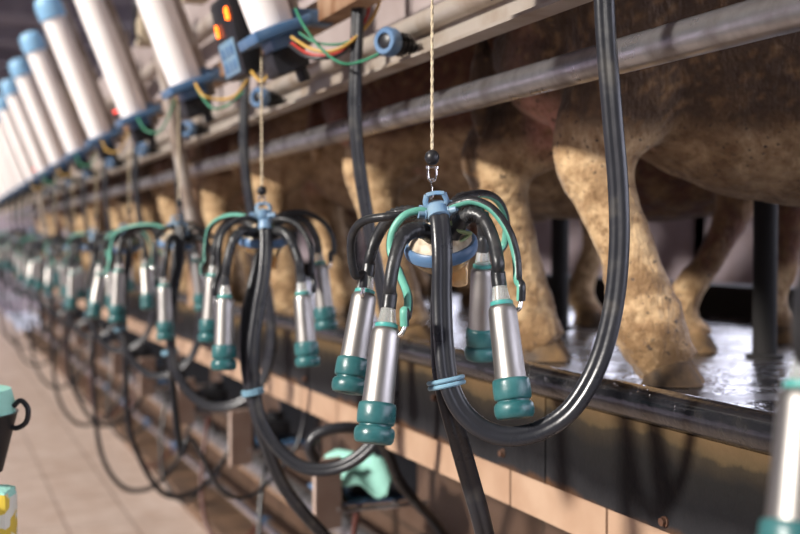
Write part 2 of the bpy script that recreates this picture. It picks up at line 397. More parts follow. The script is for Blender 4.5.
O1 = W(438, 243, 1.58)
view = Vector((-ST, -CT, 0))           # roughly towards the doorway the row is seen from
def tilt_mtx(deg, roll=0, z=0., yaw=0.):
    q = Matrix.Rotation(-TH + yaw, 4, 'Z')
    return q @ Matrix.Rotation(math.radians(roll), 4, 'Y') @ Matrix.Rotation(math.radians(deg), 4, 'X') @ Matrix.Translation((0, 0, z))
L1 = [
    dict(top=W(389, 303, 1.47), bot=W(374, 437, 1.43), milk=[W(436, 240, 1.57), W(424, 231, 1.53), W(411, 231, 1.51), W(401, 240, 1.49), W(394, 262, 1.475), W(390, 285, 1.47)],
         pulse=[W(430, 214, 1.56), W(419, 211, 1.555), W(404, 216, 1.55), W(393, 231, 1.55), W(391, 252, 1.55), W(400, 275, 1.53), W(408, 297, 1.50), W(407, 316, 1.47), W(430, 324, 1.44)], mint=(6, 7, 8, 9, 10)),
    dict(top=W(368, 272, 1.68), bot=W(350, 382, 1.64), milk=[W(440, 225, 1.62), W(420, 215, 1.64), W(403, 213, 1.66), W(389, 219, 1.67), W(377, 237, 1.68), W(370, 258, 1.68)],
         pulse=[W(428, 215, 1.6), W(410, 215, 1.58), W(385, 217, 1.58), W(364, 221, 1.60), W(353, 233, 1.62), W(351, 252, 1.63), W(355, 275, 1.64), W(356, 296, 1.58)]),
    dict(top=W(499, 281, 1.50), bot=W(515, 413, 1.46), milk=[W(450, 240, 1.56), W(461, 222, 1.55), W(472, 214, 1.54), W(484, 220, 1.53), W(493, 239, 1.52), W(498, 262, 1.50)],
         pulse=[W(448, 208, 1.56), W(460, 203, 1.55), W(474, 201, 1.54), W(492, 209, 1.53), W(508, 230, 1.52), W(516, 255, 1.515), W(518, 280, 1.505), W(534, 294, 1.49)], mint=(0, 1, 2, 3)),
    dict(top=W(483, 247, 1.77), bot=W(481, 355, 1.80), milk=[W(446, 232, 1.62), W(456, 205, 1.67), W(467, 199, 1.70), W(477, 207, 1.73), W(482, 222, 1.76), W(483, 236, 1.77)],
         pulse=[W(450, 205, 1.6), W(466, 196, 1.63), W(485, 194, 1.68), W(499, 202, 1.72), W(506, 220, 1.75), W(505, 242, 1.77), W(510, 262, 1.76)], mint=(3, 4, 5, 6, 2)),
]
C1 = cluster('milking_cluster', O1, L1, Matrix.Translation(Vector((CT, -ST, 0)) * .003 + Vector((0, 0, .004))) @ tilt_mtx(25, -7, -.006), (W(437, 209, 1.535), W(440, 222, 1.52)))
O2 = W(263, 235, 2.43)
L2 = [
    dict(top=W(225, 282, 2.34), bot=W(223, 376, 2.32), milk=[W(258, 236, 2.41), W(251, 232, 2.38), W(241, 232, 2.36), W(233, 242, 2.35), W(228, 258, 2.34), W(226, 273, 2.34)],
         pulse=[W(256, 221, 2.41), W(247, 218, 2.39), W(234, 222, 2.38), W(223, 232, 2.37), W(219, 250, 2.36), W(219, 270, 2.36), W(205, 290, 2.36)]),
    dict(top=W(214, 262, 2.56), bot=W(209, 338, 2.55), milk=[W(256, 230, 2.47), W(244, 219, 2.5), W(232, 221, 2.53), W(220, 232, 2.56), W(215, 250, 2.56)],
         pulse=[W(254, 219, 2.45), W(238, 215, 2.48), W(222, 218, 2.52), W(210, 228, 2.56), W(206, 248, 2.57), W(206, 262, 2.57), W(190, 270, 2.57)], mint=(7, 8, 9)),
    dict(top=W(301, 279, 2.34), bot=W(308, 369, 2.32), milk=[W(270, 237, 2.41), W(278, 231, 2.38), W(287, 235, 2.36), W(294, 247, 2.35), W(299, 262, 2.34), W(300, 272, 2.34)],
         pulse=[W(272, 221, 2.41), W(281, 219, 2.39), W(295, 223, 2.38), W(305, 234, 2.37), W(311, 250, 2.36), W(312, 272, 2.36), W(325, 290, 2.36)]),
    dict(top=W(318, 250, 2.56), bot=W(326, 326, 2.55), milk=[W(272, 230, 2.47), W(283, 219, 2.5), W(296, 217, 2.53), W(308, 224, 2.55), W(316, 238, 2.56)],
         pulse=[W(274, 219, 2.45), W(288, 213, 2.48), W(306, 213, 2.52), W(322, 221, 2.56), W(332, 235, 2.57), W(334, 252, 2.57), W(345, 262, 2.57)]),
]
C2 = cluster('milking_cluster', O2, L2, tilt_mtx(10, 2, -.008), (W(265, 222, 2.39), W(266, 245, 2.375)))

place = {0: 'seen only by one blurred steel cup at the right edge of the view',
         1: 'the one in sharp focus beside the nearest cow leg',
         2: 'next behind the one in sharp focus',
         3: 'third from the one in sharp focus, behind the leaning grey post',
         4: 'fourth from the one in sharp focus',
         5: 'fifth from the one in sharp focus',
         6: 'sixth from the one in sharp focus',
         7: 'seventh from the one in sharp focus',
         8: 'eighth from the one in sharp focus'}
FARP = 'in the blurred far end of the row'
place[3] = 'third from the sharply focused place'
def pl(k):
    if k in place and k > 2: return place[k].replace('the one in sharp focus', 'the sharply focused place')
    return place.get(k, FARP)
tag(C1, 'milking cluster with four steel cups hanging in sharp focus beside the cow legs', 'milking cluster', 'milking clusters hanging in a row')
tag(C2, 'milking cluster of four upright steel cups, second from the sharp one, left of it', 'milking cluster', 'milking clusters hanging in a row')
C2['label'] = 'milking cluster of four upright steel cups, directly left of the sharply focused one'
NST = 14
for k in [0] + list(range(3, NST + 1)):
    src, so = (C1, O1) if k in (0, 4, 7, 11) else (C2, O2)
    ks = 1 if src is C1 else 2
    c = copy_tree(src)
    dz = -.034 if k == 0 else (R.uniform(-.03, .03) - (.02 if k > 3 else 0))
    c.location = so + Vector((R.uniform(-.015, .015) if k else .014, SP * (k - ks), dz))
    c.rotation_euler.z = {0: 0, 3: .55}[k] if k in (0, 3) else R.uniform(-.9, .9) + (math.pi if k % 3 == 0 else 0)
    c['group'] = 'milking clusters hanging in a row' if k < 9 else 'milking clusters at the far end of the row'
    c['label'] = {0: 'blurred milking cluster cut off at the right edge, closest to the viewer'}.get(k, 'milking cluster with four steel cups, ' + pl(k))

# ------------------------------------------------------------------ hoses
def twin(a):
    r, d = .64, .36
    q = d * abs(math.cos(a)) + math.sqrt(r * r - (d * math.sin(a)) ** 2)
    return q * math.cos(a), q * math.sin(a)
HS = (CT, -ST, 0)
A1 = [W(437, 211, 1.533), W(440, 222, 1.52), W(442, 255, 1.505), W(442, 300, 1.50), W(444, 345, 1.49), W(449, 383, 1.48), W(462, 411, 1.475), W(484, 430, 1.47), W(512, 437, 1.465), W(543, 430, 1.46), W(573, 408, 1.455),
      W(598, 365, 1.455), W(613, 310, 1.455), W(619, 250, 1.455), W(618, 190, 1.455), W(612, 120, 1.455), W(606, 50, 1.455), W(603, 0, 1.455), W(602, -60, 1.455), W(604, -120, 1.455)]
B1 = [W(441, 213, 1.565), W(443, 250, 1.545), W(441, 300, 1.53), W(441, 345, 1.515), W(444, 383, 1.505), W(456, 430, 1.51), W(470, 480, 1.53), W(484, 530, 1.55), W(500, 600, 1.62), *[Vector((x, W(500, 600, 1.62).y + y, CAMH + z)) for x, y, z in ((.83, .05, -.70), (.93, .12, -.83), (1.06, .17, -.87), (1.20, .2, -.905))]]
A2 = [W(265, 224, 2.388), W(266, 245, 2.375), W(264, 275, 2.36), W(258, 310, 2.35), W(253, 350, 2.34), W(254, 392, 2.34), W(262, 425, 2.335), W(280, 452, 2.33), W(305, 469, 2.32), W(335, 469, 2.31), W(362, 455, 2.30), W(382, 428, 2.295),
      W(392, 385, 2.29), W(390, 338, 2.29), W(382, 292, 2.29), W(373, 248, 2.29), W(365, 203, 2.29), W(358, 155, 2.29), W(355, 110, 2.29), W(356, 65, 2.29), W(358, 10, 2.29), W(358, -20, 2.29), W(356, -40, 2.29)]
B2 = [W(262, 225, 2.42), W(262, 250, 2.40), W(254, 285, 2.39), W(247, 320, 2.37), W(246, 355, 2.36), W(251, 392, 2.355), W(264, 440, 2.36), W(282, 485, 2.38), W(310, 522, 2.41), W(350, 560, 2.48), W(400, 575, 2.6), W(425, 540, 2.65), Vector((1.21, W(425, 540, 2.65).y + .04, CAMH - .92))]
def hose_curves(name, pts, r, label, cat, group, m='hose'):
    o = Vector(pts[0])
    bm = sweep(B(), [p - o for p in pts], r, 24, prof=twin, side=HS, sub=8, pt=True)
    return simple(name, bm, M[m], label, cat, group, loc=o, ang=70)
HG = 'black twin hoses looping from the clusters'
DG = 'black hoses dropping from the clusters'
hA1 = hose_curves('loop_hose', A1, (.0138, .0125), 'thick black twin hose looping right of the sharply focused cluster up past the rail', 'hose', HG)
hB1 = hose_curves('drop_hose', B1, (.0140, .0120), 'black hose running straight down below the sharply focused cluster', 'hose', DG)
hA2 = hose_curves('loop_hose', A2, (.0142, .0125), 'black twin hose looping under the mint cloth area and up behind the sharp cluster', 'hose', HG)
hA2['label'] = 'black twin hose looping low beside the mint cloth, then up across the rail'
hB2 = hose_curves('drop_hose', B2, (.0145, .0125), 'black hose dropping from the cluster directly left of the sharply focused one', 'hose', DG)
# lower, wider loops of the places further down the row
o3 = Vector((.66, 0, CAMH))
def far_drop(j, low):
    return [Vector(p) for p in ((.655, 0, CAMH + .01), (.645, -.03, CAMH - .06), (.63, -.04, CAMH - .2), (.63, -.03, CAMH - .4), (.63 + j, -.02, CAMH - .65), (.66 + j, -.02, CAMH - low + .17), (.76 + j, 0, CAMH - low), (.90, .02, CAMH - low - .01),
            (1.03, .04, CAMH - low + .12), (1.09, .05, CAMH - low + .32), (1.12, .06, CAMH - .76), (1.21, .06, CAMH - .92))]
B3 = [far_drop(0, 1.12), far_drop(.03, .78), far_drop(.01, .95)]
far_src = []
for pts in B3:
    bm = sweep(B(), pts, (.0105, .0095), 14, prof=twin, side=(1, .2, 0), sub=7, pt=True)
    far_src.append(build('drop_hose', bm, M['hose'], None, ang=70))
used = set()
for k in range(3, NST + 1):
    y = O2.y + SP * (k - 2)
    c = hA2.copy(); COL.objects.link(c); c.location = Vector(A2[0]) + Vector((0, SP * (k - 2) + R.uniform(-.02, .02), R.uniform(-.02, .02)))
    c['group'] = HG if k < 9 else 'twin hose loops at the far end of the row'
    c['label'] = 'black twin hose looping from the cluster ' + pl(k)
    i = {3: 1, 4: 2, 6: 2, 8: 1, 10: 2, 12: 1}.get(k, 0)
    d = far_src[i] if i not in used else far_src[i].copy()
    if i in used: COL.objects.link(d)
    used.add(i)
    d.location = (R.uniform(-.02, .02), y + R.uniform(-.05, .05), R.uniform(-.02, .06))
    tag(d, 'long black hose hanging down to the floor pipes from the cluster ' + pl(k), 'hose', DG if k < 9 else 'drop hoses at the far end of the row')
    if k >= 9: d['label'] = 'black hose loop hanging near the floor ' + FARP
    else: d['label'] = 'black hose hanging towards the floor pipes, ' + pl(k)

# bands
def band(center, ax, label, group, r=.0235, rb=.021):
    root = B()
    ax = Vector(ax).normalized(); s = (Vector(HS) - ax * Vector(HS).dot(ax)).normalized(); f = ax.cross(s)
    for dz in (-.0035, .0035):
        pts = []
        for i in range(25):
            a = 2 * math.pi * i / 24
            pts.append(s * (r * math.cos(a)) + f * (rb * math.sin(a)) + ax * dz)
        sweep(root, pts, .0032, 8, sub=1, cap=False)
    o = simple('hose_band', root, M['bandblue'], label, 'band', group, loc=center)
    return o
b1 = band((A1[5] + B1[4]) / 2, (A1[4] - A1[6]) + (B1[3] - B1[5]), 'pale blue double band around the two hoses under the sharp cluster', 'blue bands holding the hoses')
b2 = band((A2[5] + B2[5]) / 2, B2[4] - B2[6], 'pale blue double band around two hoses, left of the mint cloth', 'blue bands holding the hoses', .022, .022)
for k in range(3, 9):
    c = b2.copy(); COL.objects.link(c); c.location = b2.location + Vector((-.0, SP * (k - 2), 0)); c['label'] = 'pale blue hose band at the cluster ' + pl(k)
    c['label'] = 'pale blue hose band, ' + pl(k)

# ------------------------------------------------------------------ lifting cords
def lifting_cord():
    """origin at the claw handle"""
    root = empty('lifting_cord')
    bm = B()
    N = 84
    for s in range(2):
        pts = [(.0014 * math.cos(i * 1.9 + s * math.pi), .0014 * math.sin(i * 1.9 + s * math.pi), .085 + i * .0105) for i in range(N)]
        sweep(bm, pts, .0023, 6, sub=1)
    build('rope', bm, M['cord'], root)
    tag(build('stop_ball', lathe(B(), [(.003, .060), (.008, .062), (.0125, .067), (.0145, .0745), (.0125, .082), (.008, .087), (.003, .089)], seg=24), M['black'], root), 'black rubber ball')
    bm = B()
    sweep(bm, [(-.007, 0, .058), (-.0085, 0, .050), (-.0085, 0, .040), (-.006, 0, .032), (0, 0, .029), (.006, 0, .032), (.0085, 0, .040), (.0085, 0, .050), (.007, 0, .058)], .0020, 8, sub=4)
    sweep(bm, [(-.011, 0, .056), (.011, 0, .056)], .0024, 8, sub=1)
    for s in (-1, 1): lathe(bm, [(.001, -.0035), (.0035, -.002), (.0035, .002), (.001, .0035)], Matrix.Translation((s * .0095, 0, .056)), 12)
    build('shackle', bm, M['chrome'], root)
    bm = B()
    sweep(bm, [(0, -.004, .034), (0, .003, .035), (0, .0045, .028), (0, .001, .020), (0, 0, .010), (0, -.004, .001), (0, .002, -.005), (0, .008, .000)], .0016, 8, sub=5)
    build('hook', bm, M['chrome'], root)
    return root
def handle_top(rz, o, tilt):
    return o + (Matrix.Rotation(rz, 4, 'Z') @ tilt @ Vector((0, .005, .088)))
cd = lifting_cord(); cd.scale = (.75, .75, .75); cd.location = W(432, 197, 1.585)
tag(cd, 'pale twisted cord with black ball above the sharply focused cluster', 'cord', 'lifting cords over the clusters')
for k in [0] + list(range(2, NST + 1)):
    c = copy_tree(cd)
    c.location = (O2.x + .0, O2.y + SP * (k - 2) + (.008 if k == 2 else 0), CAMH + .052)
    c['label'] = 'pale lifting cord with black ball, ' + (pl(k) if k != 2 else 'over the cluster directly left of the sharp one')
    if k >= 9: c['group'] = 'lifting cords at the far end of the row'
    if k == 0: c.location = cd.location + Vector((.014, -SP, -.034)); c['label'] = 'pale lifting cord over the cluster cut off at the right edge'

# ------------------------------------------------------------------ upper rack: measuring cylinders, boxes, beams
TB = Vector((.68, 0, CAMH + .459)); TT = Vector((.455, 0, CAMH + 1.03))
TAX = (TT - TB).normalized()
def cylinder():
    root = empty('measuring_cylinder')
    mt = axis_mtx((0, 0, 0), TAX)
    build('tank_body', lathe(B(), [(.044, .0), (.0485, .003), (.0495, .01), (.0495, .535), (.047, .545), (.03, .548)], mt, 32), M['tank'], root)
    tag(build('top_cap', lathe(B(), [(.05, .535), (.058, .538), (.059, .56), (.058, .60), (.05, .625), (.035, .635), (.01, .637)], mt, 32), M['capblue'], root), 'sky blue domed cap')
    bm = B(); box(bm, (0, 0, -.012), (.15, .135, .024), mt, .006); box(bm, (.02, -.0, -.035), (.08, .07, .03), mt, .006); box(bm, (.085, 0, .028), (.09, .05, .03), None, .003)
    tag(build('foot_plate', bm, M['blue'], root), 'blue foot plate')
    bm = B(); box(bm, (.0, .0, -.075), (.09, .08, .055), mt, .01); lathe(bm, [(.014, -.13), (.014, -.09)], mt @ Matrix.Translation((.02, .02, 0)), 14)
    build('valve_block', bm, M['black'], root)
    bm = B(); lathe(bm, [(.014, -.06), (.014, .60)], mt @ Matrix.Translation((-.02, .066, 0)), 14)
    box(bm, (-.02, .05, .1), (.03, .05, .02), mt, .003); box(bm, (-.02, .05, .45), (.03, .05, .02), mt, .003)
    tag(build('side_tube', bm, M['grime'], root), 'grey beige tube along the cylinder')
    bm = lathe(B(), [(.001, -.004), (.007, -.003), (.007, .003), (.001, .004)], mt @ Matrix.Translation((-.045, -.062, .03)), 14)
    return root
cy = cylinder()
YT = O2.y - .02
for k in range(1, NST + 2):
    c = cy if k == 1 else copy_tree(cy)
    c.location = (TB.x, YT + SP * (k - 2), TB.z)
    g = 'white measuring cylinders above the row' if k < 9 else 'measuring cylinders at the far end of the row'
    lb = {1: 'white measuring cylinder high above the sharply focused cluster', 2: 'white cylinder on blue foot right of the orange number display',
          3: 'white cylinder on blue foot directly left of the orange number display', 4: 'white leaning cylinder with red lamp at its foot'}.get(k)
    tag(c, lb or 'white leaning cylinder with blue cap, ' + pl(k), 'cylinder', g)
    if k in (4, 8):
        mt = axis_mtx((0, 0, 0), TAX)
        tag(build('status_lamp', lathe(B(), [(.001, -.004), (.008, -.003), (.008, .003), (.001, .004)], mt @ Matrix.Translation((-.035, -.055, .035)), 14), M['redled'], c), 'small glowing red lamp')

# control box with number display
def seg_digits(txt, h=.02):
    S = {'0': 'abcdef', '1': 'bc', '8': 'abcdefg'}
    w = h * .55; t = h * .16
    pos = {'a': (w / 2, h, 1), 'b': (w, h * .75, 0), 'c': (w, h * .25, 0), 'd': (w / 2, 0, 1), 'e': (0, h * .25, 0), 'f': (0, h * .75, 0), 'g': (w / 2, h / 2, 1)}
    bm = B()
    for i, ch in enumerate(txt):
        for s in S[ch]:
            x, y, hor = pos[s]
            box(bm, (i * w * 1.7 + x, y, 0), ((w * .8, t, .002) if hor else (t, h * .42, .002)))
    return bm
bx = empty('control_box', W(238, 38, 2.62))
lean = Matrix.Rotation(math.radians(-14), 4, 'Y')           # leans like the cylinders
bm = B(); box(bm, (.0, 0, 0), (.055, .17, .19), lean, .012); build('box_body', bm, M['black'], bx)
face = lean @ Matrix.Translation((-.029, 0, 0)) @ Matrix(((0, 0, -1, 0), (-1, 0, 0, 0), (0, 1, 0, 0), (0, 0, 0, 1)))
bm = B(); box(bm, (-.005, -.045, 0), (.135, .08, .003), face, .001); kp = tag(build('keypad', bm, M['ltblue'], bx), 'pale blue keypad')
bm = B()
for i in range(3):
    for j in range(2): box(bm, (-.045 + i * .04, -.065 + j * .035, .002), (.024, .022, .003), face, .001)
build('key', bm, M['blue'], kp)
for txt, x, y in (('18', .040, .035), ('8', -.055, .012)):
    bm = seg_digits(txt, .026); bmesh.ops.transform(bm, matrix=face @ Matrix.Translation((x, y, .0025)), verts=bm.verts)
    tag(build('number_display', bm, M['led'], bx, smooth=False), 'glowing orange digits')
tag(bx, 'dark control box with orange digits and pale blue keypad beside the cylinders', 'control box')

def ybar(bm, x, z, y0, y1, r, seg=20):
    sweep(bm, [(x, y0, z), (x, y1, z)], r, seg, sub=1)
# main rail, in sections between posts
YE = 17.
for i, (y0, y1) in enumerate(((-1.2, 4.40), (4.49, 9.66), (9.75, YE))):
    bm = B(); sweep(bm, [(0, 0, 0), (0, y1 - y0, 0)], .0265, 28, sub=1)
    lb = ['long grey steel rail crossing in front of the nearest cow bodies', 'grey steel rail section beyond the rusty post', 'steel rail section at the blurred far end'][i]
    simple('rail', bm, M['rail'], lb, 'rail', 'steel rail sections', loc=(.95, y0, CAMH + .2755))
    t = empty('post', (.965, y1 + .045, 1.08))
    if i < 2:
        build('post_tube', lathe(B(), [(.028, 0), (.028, 1.15)], seg=18), M['rust'], t)
        bm = B(); box(bm, (-.012, -.0, .545), (.10, .09, .10), None, .01); build('post_clamp', bm, M['rust'], t)
        tag(t, ['rusty brown upright post where the near rail ends', 'rusty brown upright post at the blurred far end'][i], 'post', 'rusty posts carrying the rail')
    else: bpy.data.objects.remove(t)
bm = B(); sweep(bm, [(0, -1.2, 0), (0, YE, 0)], .021, 20, sub=1)
bmb = empty('cream_beam', (.87, 0, CAMH + .418))
build('beam_tube', bm, M['beam'], bmb)
bm = B(); box(bm, (.012, 7.9, -.040), (.008, 18.2, .055)); box(bm, (-.008, 7.9, -.068), (.045, 18.2, .006)); build('beam_flange', bm, M['beam'], bmb)
tag(bmb, 'cream painted beam with tube edge running above the steel rail', 'beam')
bm = B(); box(bm, (0, 7.9, 0), (.05, 18.2, .05), None, .004)
simple('carrier_beam', bm, M['rust'], 'brownish square bar under the white cylinders', 'beam', loc=(.80, 0, CAMH + .50))
bm = B(); box(bm, (0, 7.9, 0), (.006, 18.2, .56))
simple('splash_sheet', bm, M['pink'], 'pale pinkish sheet behind the carrier bar, above the cream beam', 'sheet', loc=(.93, 0, CAMH + .69))
# leaning grey post
for i, k in enumerate((3, 9)):
    bm = B(); y = O2.y + SP * (k - 2) + .1
    sweep(bm, [(.835, y + .47, CAMH + .0), (.70, y + .42, CAMH + .66), (.60, y + .40, CAMH + 1.15)], .022, 16, sub=3)
    simple('leaning_post', bm, M['grime'], ['leaning pale grey post between the second and third clusters', 'leaning pale post at the blurred far end'][i], 'post', 'leaning posts')
# rope pulleys / blue knobs
def knob():
    root = empty('valve_knob')
    mt = axis_mtx((0, 0, 0), (-1, -.55, 0))
    build('knob_core', lathe(B(), [(.012, -.075), (.014, -.05), (.019, -.048), (.020, -.01), (.015, .0), (.015, .012), (.012, .014)], mt, 24), M['black'], root)
    tag(build('knob_ring', lathe(B(), [(.014, .010), (.016, .016), (.024, .016), (.028, .010), (.028, -.006), (.022, -.012)], mt, 28), M['blue'], root), 'blue ring')
    bm = B()
    for i in range(3): lathe(bm, [(.0215, -.02 - i * .013), (.0235, -.022 - i * .013), (.0215, -.027 - i * .013)], mt, 24, cap=False)
    build('knob_collar', bm, M['black'], root)
    return root
kn = knob()
for i in range(9):
    c = kn if i == 0 else copy_tree(kn)
    c.location = W(389, 43, 2.13) + Vector((0, SP * i, 0))
    tag(c, 'blue ringed black knob on the cream beam, ' + ['right of the second hanging hose', 'beside the cord of the second cluster', 'third from the right', 'fourth from the right', 'fifth from the right', 'sixth from the right',
        'seventh from the right', 'eighth from the right', 'ninth from the right'][i], 'knob', 'blue knobs along the beam')
# wires
def wire(pts, m, label, r=.003):
    o = Vector(pts[0]); bm = sweep(B(), [p - o for p in pts], r, 8, sub=7)
    simple('cable', bm, M[m], label, 'cable', 'loose wires at the beams', loc=o)
wire([W(292, 38, 2.35), W(312, 50, 2.3), W(332, 52, 2.28), W(352, 42, 2.28), W(372, 20, 2.3), W(380, 2, 2.3), W(386, -20, 2.3)], 'yellow', 'yellow wire drooping right of the nearest cylinder foot', .0035)
wire([W(292, 44, 2.35), W(308, 54, 2.3), W(326, 56, 2.28), W(345, 49, 2.28), W(368, 15, 2.3), W(366, -20, 2.3)], 'red', 'red wire drooping beside the yellow one', .003)
wire([W(290, 46, 2.34), W(306, 57, 2.3), W(322, 59, 2.28), W(342, 54, 2.28), W(360, 30, 2.3)], 'black', 'black wire under the yellow wire', .004)
wire([W(296, 10, 2.35), W(305, 28, 2.3), W(322, 50, 2.28), W(342, 64, 2.26), W(362, 62, 2.25), W(384, 52, 2.2)], 'green', 'green wire hanging towards the larger blue knob', .0028)
wire([W(300, 34, 2.33), W(318, 44, 2.3), W(345, 44, 2.29), W(362, 30, 2.3), W(358, 0, 2.3)], 'green', 'green wire beside the second hanging hose', .0025)
wire([W(196, 84, 2.95), W(204, 96, 2.9), W(220, 100, 2.9), W(236, 96, 2.85), W(248, 80, 2.8)], 'yellow', 'yellow wire drooping below the orange number display', .004)
wire([W(198, 90, 2.95), W(212, 108, 2.9), W(228, 106, 2.9), W(244, 92, 2.85)], 'green', 'green wire below the orange number display', .003)
wire([W(246, 60, 2.6), W(252, 72, 2.55), W(262, 82, 2.5), W(270, 74, 2.5)], 'yellow', 'short yellow wire under the nearest cylinder foot', .004)
for i in range(6):
    y = SP * (i + 1)
    wire([W(196, 84, 2.95) + Vector((0, y, 0)), W(208, 100, 2.9) + Vector((0, y, 0)), W(228, 98, 2.88) + Vector((0, y, 0)), W(248, 70, 2.8) + Vector((0, y, .03))], ['green', 'yellow'][i % 2],
         ['green', 'yellow'][i % 2] + ' drooping wire between cylinders, place ' + ['four', 'five', 'six', 'seven', 'eight', 'nine'][i] + ' of the row', .0035)
# overhead air line
bm = B(); sweep(bm, [(0, -1.2, 0), (0, YE, 0)], .03, 16, sub=1)
simple('air_pipe', bm, M['grime'], 'grey pipe running behind the white cylinders', 'pipe', loc=(.86, 0, CAMH + .72))
for k in range(2, NST):
    y = YT + SP * (k - 2) + .42
    t = empty('pulsator', (.80, y, CAMH + .84))
    bm = B(); box(bm, (0, 0, 0), (.08, .10, .11), None, .012); lathe(bm, [(.03, .05), (.034, .06), (.034, .09), (.02, .10)], None, 18); build('pulsator_body', bm, M['dirtycream'], t)
    bm = sweep(B(), [(-.03, -.03, -.04), (-.07, -.12, -.02), (-.06, -.14, .12), (0, -.08, .20), (.05, 0, .17)], .007, 10); build('pulsator_tube', bm, M['rubber'], t)
    tag(t, 'grey white valve box between cylinders, ' + ('left of the orange number display' if k == 3 else 'behind the nearest cylinder' if k == 2 else pl(k)), 'valve', 'valve boxes between the cylinders' if k < 9 else 'valve boxes at the far end')

# ------------------------------------------------------------------ platform, kerb, pit wall and floor
PZ = CAMH - .27
bm = B(); box(bm, (0, 0, 0), (1.6, 20, .12)); struct('floor', bm, M['wet'], loc=(1.80, 7.9, PZ - .06), smooth=False)
COL.objects['floor'].name = 'floor_platform'
bm = B(); sweep(bm, [(0, -1.2, 0), (0, YE, 0)], .0285, 36, sub=1)
simple('kerb_pipe', bm, M['kerb'], 'wet black round kerb pipe along the edge of the cow platform', 'pipe', loc=(1.0, 0, CAMH - .2515))
for i, (y0, y1) in enumerate(((-1.2, 1.69), (1.695, 4.4), (4.405, 7.4), (7.405, 10.4), (10.405, YE))):
    t = empty('splash_plate', (.992, (y0 + y1) / 2, CAMH - .3525))
    bm = B(); box(bm, (0, 0, 0), (.014, y1 - y0, .151)); build('plate_sheet', bm, M['plate'], t, smooth=False)
    for q in range(int((y1 - y0) / .3)):
        yy = y0 + .15 + q * .3 - (y0 + y1) / 2 + R.uniform(-.03, .03)
        if y0 < 2 and yy + (y0 + y1) / 2 < 0: continue
        mt = axis_mtx((-.007, yy, -.02 + (.035 if q % 2 else -.038) + R.uniform(-.01, .01)), (-1, 0, 0))
        build('bolt', lathe(B(), [(.0085, 0), (.0085, .0025), (.006, .003), (.0062, .0085), (.003, .0095)], mt, 6 if q % 2 else 14), M['boltrust'], t, smooth=False)
    tag(t, ['stained black splash plate at the right, nearest the viewer', 'black splash plate under the kerb pipe behind the sharp cluster', 'third black splash plate along the kerb', 'fourth black splash plate, well down the row', 'last black splash plate at the far end'][i], 'plate', 'splash plates under the kerb pipe')
bm = B(); box(bm, (0, 7.9, 0), (.02, 18.2, .075)); struct('trim_1', bm, M['strip'], loc=(1.005, 0, CAMH - .4625), smooth=False)
bm = B(); box(bm, (0, 7.9, 0), (.38, 18.2, .04)); struct('trim_2', bm, M['dark'], loc=(1.205, 0, CAMH - .48), smooth=False)
bm = B(); box(bm, (0, 7.9, 0), (.05, 18.2, .9)); struct('wall_pit', bm, M['walltile'], loc=(1.42, 0, CAMH - .92), smooth=False)
bm = B(); box(bm, (0, 13.4, 0), (4.9, 29.2, .1)); struct('floor', bm, M['floor'], loc=(-1.3, 0, -.05), smooth=False)
bm = B(); box(bm, (0, 7.9, 0), (.27, 18.2, .16), None, .01); struct('trim_3', bm, M['concrete'], loc=(1.285, 0, -.03), smooth=False)
bm = B(); sweep(bm, [(0, -1.2, 0), (0, YE, 0)], .03, 20, sub=1); fp = simple('milk_pipe', bm, M['pipe'], 'bright steel pipe low beside the floor', 'pipe', loc=(1.26, 0, CAMH - 1.185))
bm = B(); sweep(bm, [(0, -1.2, 0), (0, YE, 0)], .042, 20, sub=1); simple('vacuum_pipe', bm, M['rail'], 'wider dull grey pipe above the bright floor pipe', 'pipe', loc=(1.24, 0, CAMH - .95))
bm = B(); box(bm, (0, 7.9, 0), (.05, 18.2, .05)); simple('brown_conduit', bm, M['rust'], 'brown square conduit behind the two low pipes', 'conduit', loc=(1.34, 0, CAMH - 1.05))
# service brackets below the kerb
def bracket():
    t = empty('service_bracket')
    bm = B(); box(bm, (0, 0, -.005), (.085, .012, .19), Matrix.Rotation(.25, 4, 'Z') , .003); tag(build('front_plate', bm, M['stone'], t, smooth=False), 'pale pinkish upright plate')
    bm = B(); box(bm, (.14, .16, -.045), (.20, .26, .012), None, .004); tag(build('tray', bm, M['blue'], t), 'blue tray')
    bm = B(); sweep(bm, [(.03, -.0, -.05), (.10, .30, -.05)], .006, 8, sub=1); sweep(bm, [(.20, -.0, -.05), (.22, .30, -.05)], .006, 8, sub=1); sweep(bm, [(-.02, .02, -.06), (.3, .02, -.06)], .006, 8, sub=1); build('tray_support', bm, M['rail'], t)
    bm = B(); box(bm, (.15, .15, -.005), (.11, .14, .068), None, .02); lathe(bm, [(.03, .025), (.034, .03), (.034, .045), (.02, .05)], Matrix.Translation((.17, .17, 0)), 16)
    sweep(bm, [(.09, .1, .01), (.05, .06, .02), (.05, .02, -.04)], .014, 10); build('valve_body', bm, M['black'], t)
    bm = B(); box(bm, (.30, .28, .03), (.16, .012, .26), None, .003); build('side_panel', bm, M['darkpanel'], t, smooth=False)
    return t
bk = bracket()
YB = W(327, 500, 2.92).y; XB = W(327, 500, 2.92).x
for i in range(10):
    c = bk if i == 0 else copy_tree(bk)
    c.location = (XB, YB + (SP * i), CAMH - .665)
    g = 'pale plates with blue trays under the kerb'
    lb = ['carrying the mint cloth', 'left of the cloth, next in the row', 'third counting from the mint cloth', 'fourth counting from the mint cloth', 'fifth counting from the mint cloth', 'sixth counting from the mint cloth'][i] if i < 6 else 'at the blurred far end of the row'
    tag(c, 'pale plate with blue valve tray, ' + lb, 'bracket', g if i < 6 else 'plate brackets at the far end')
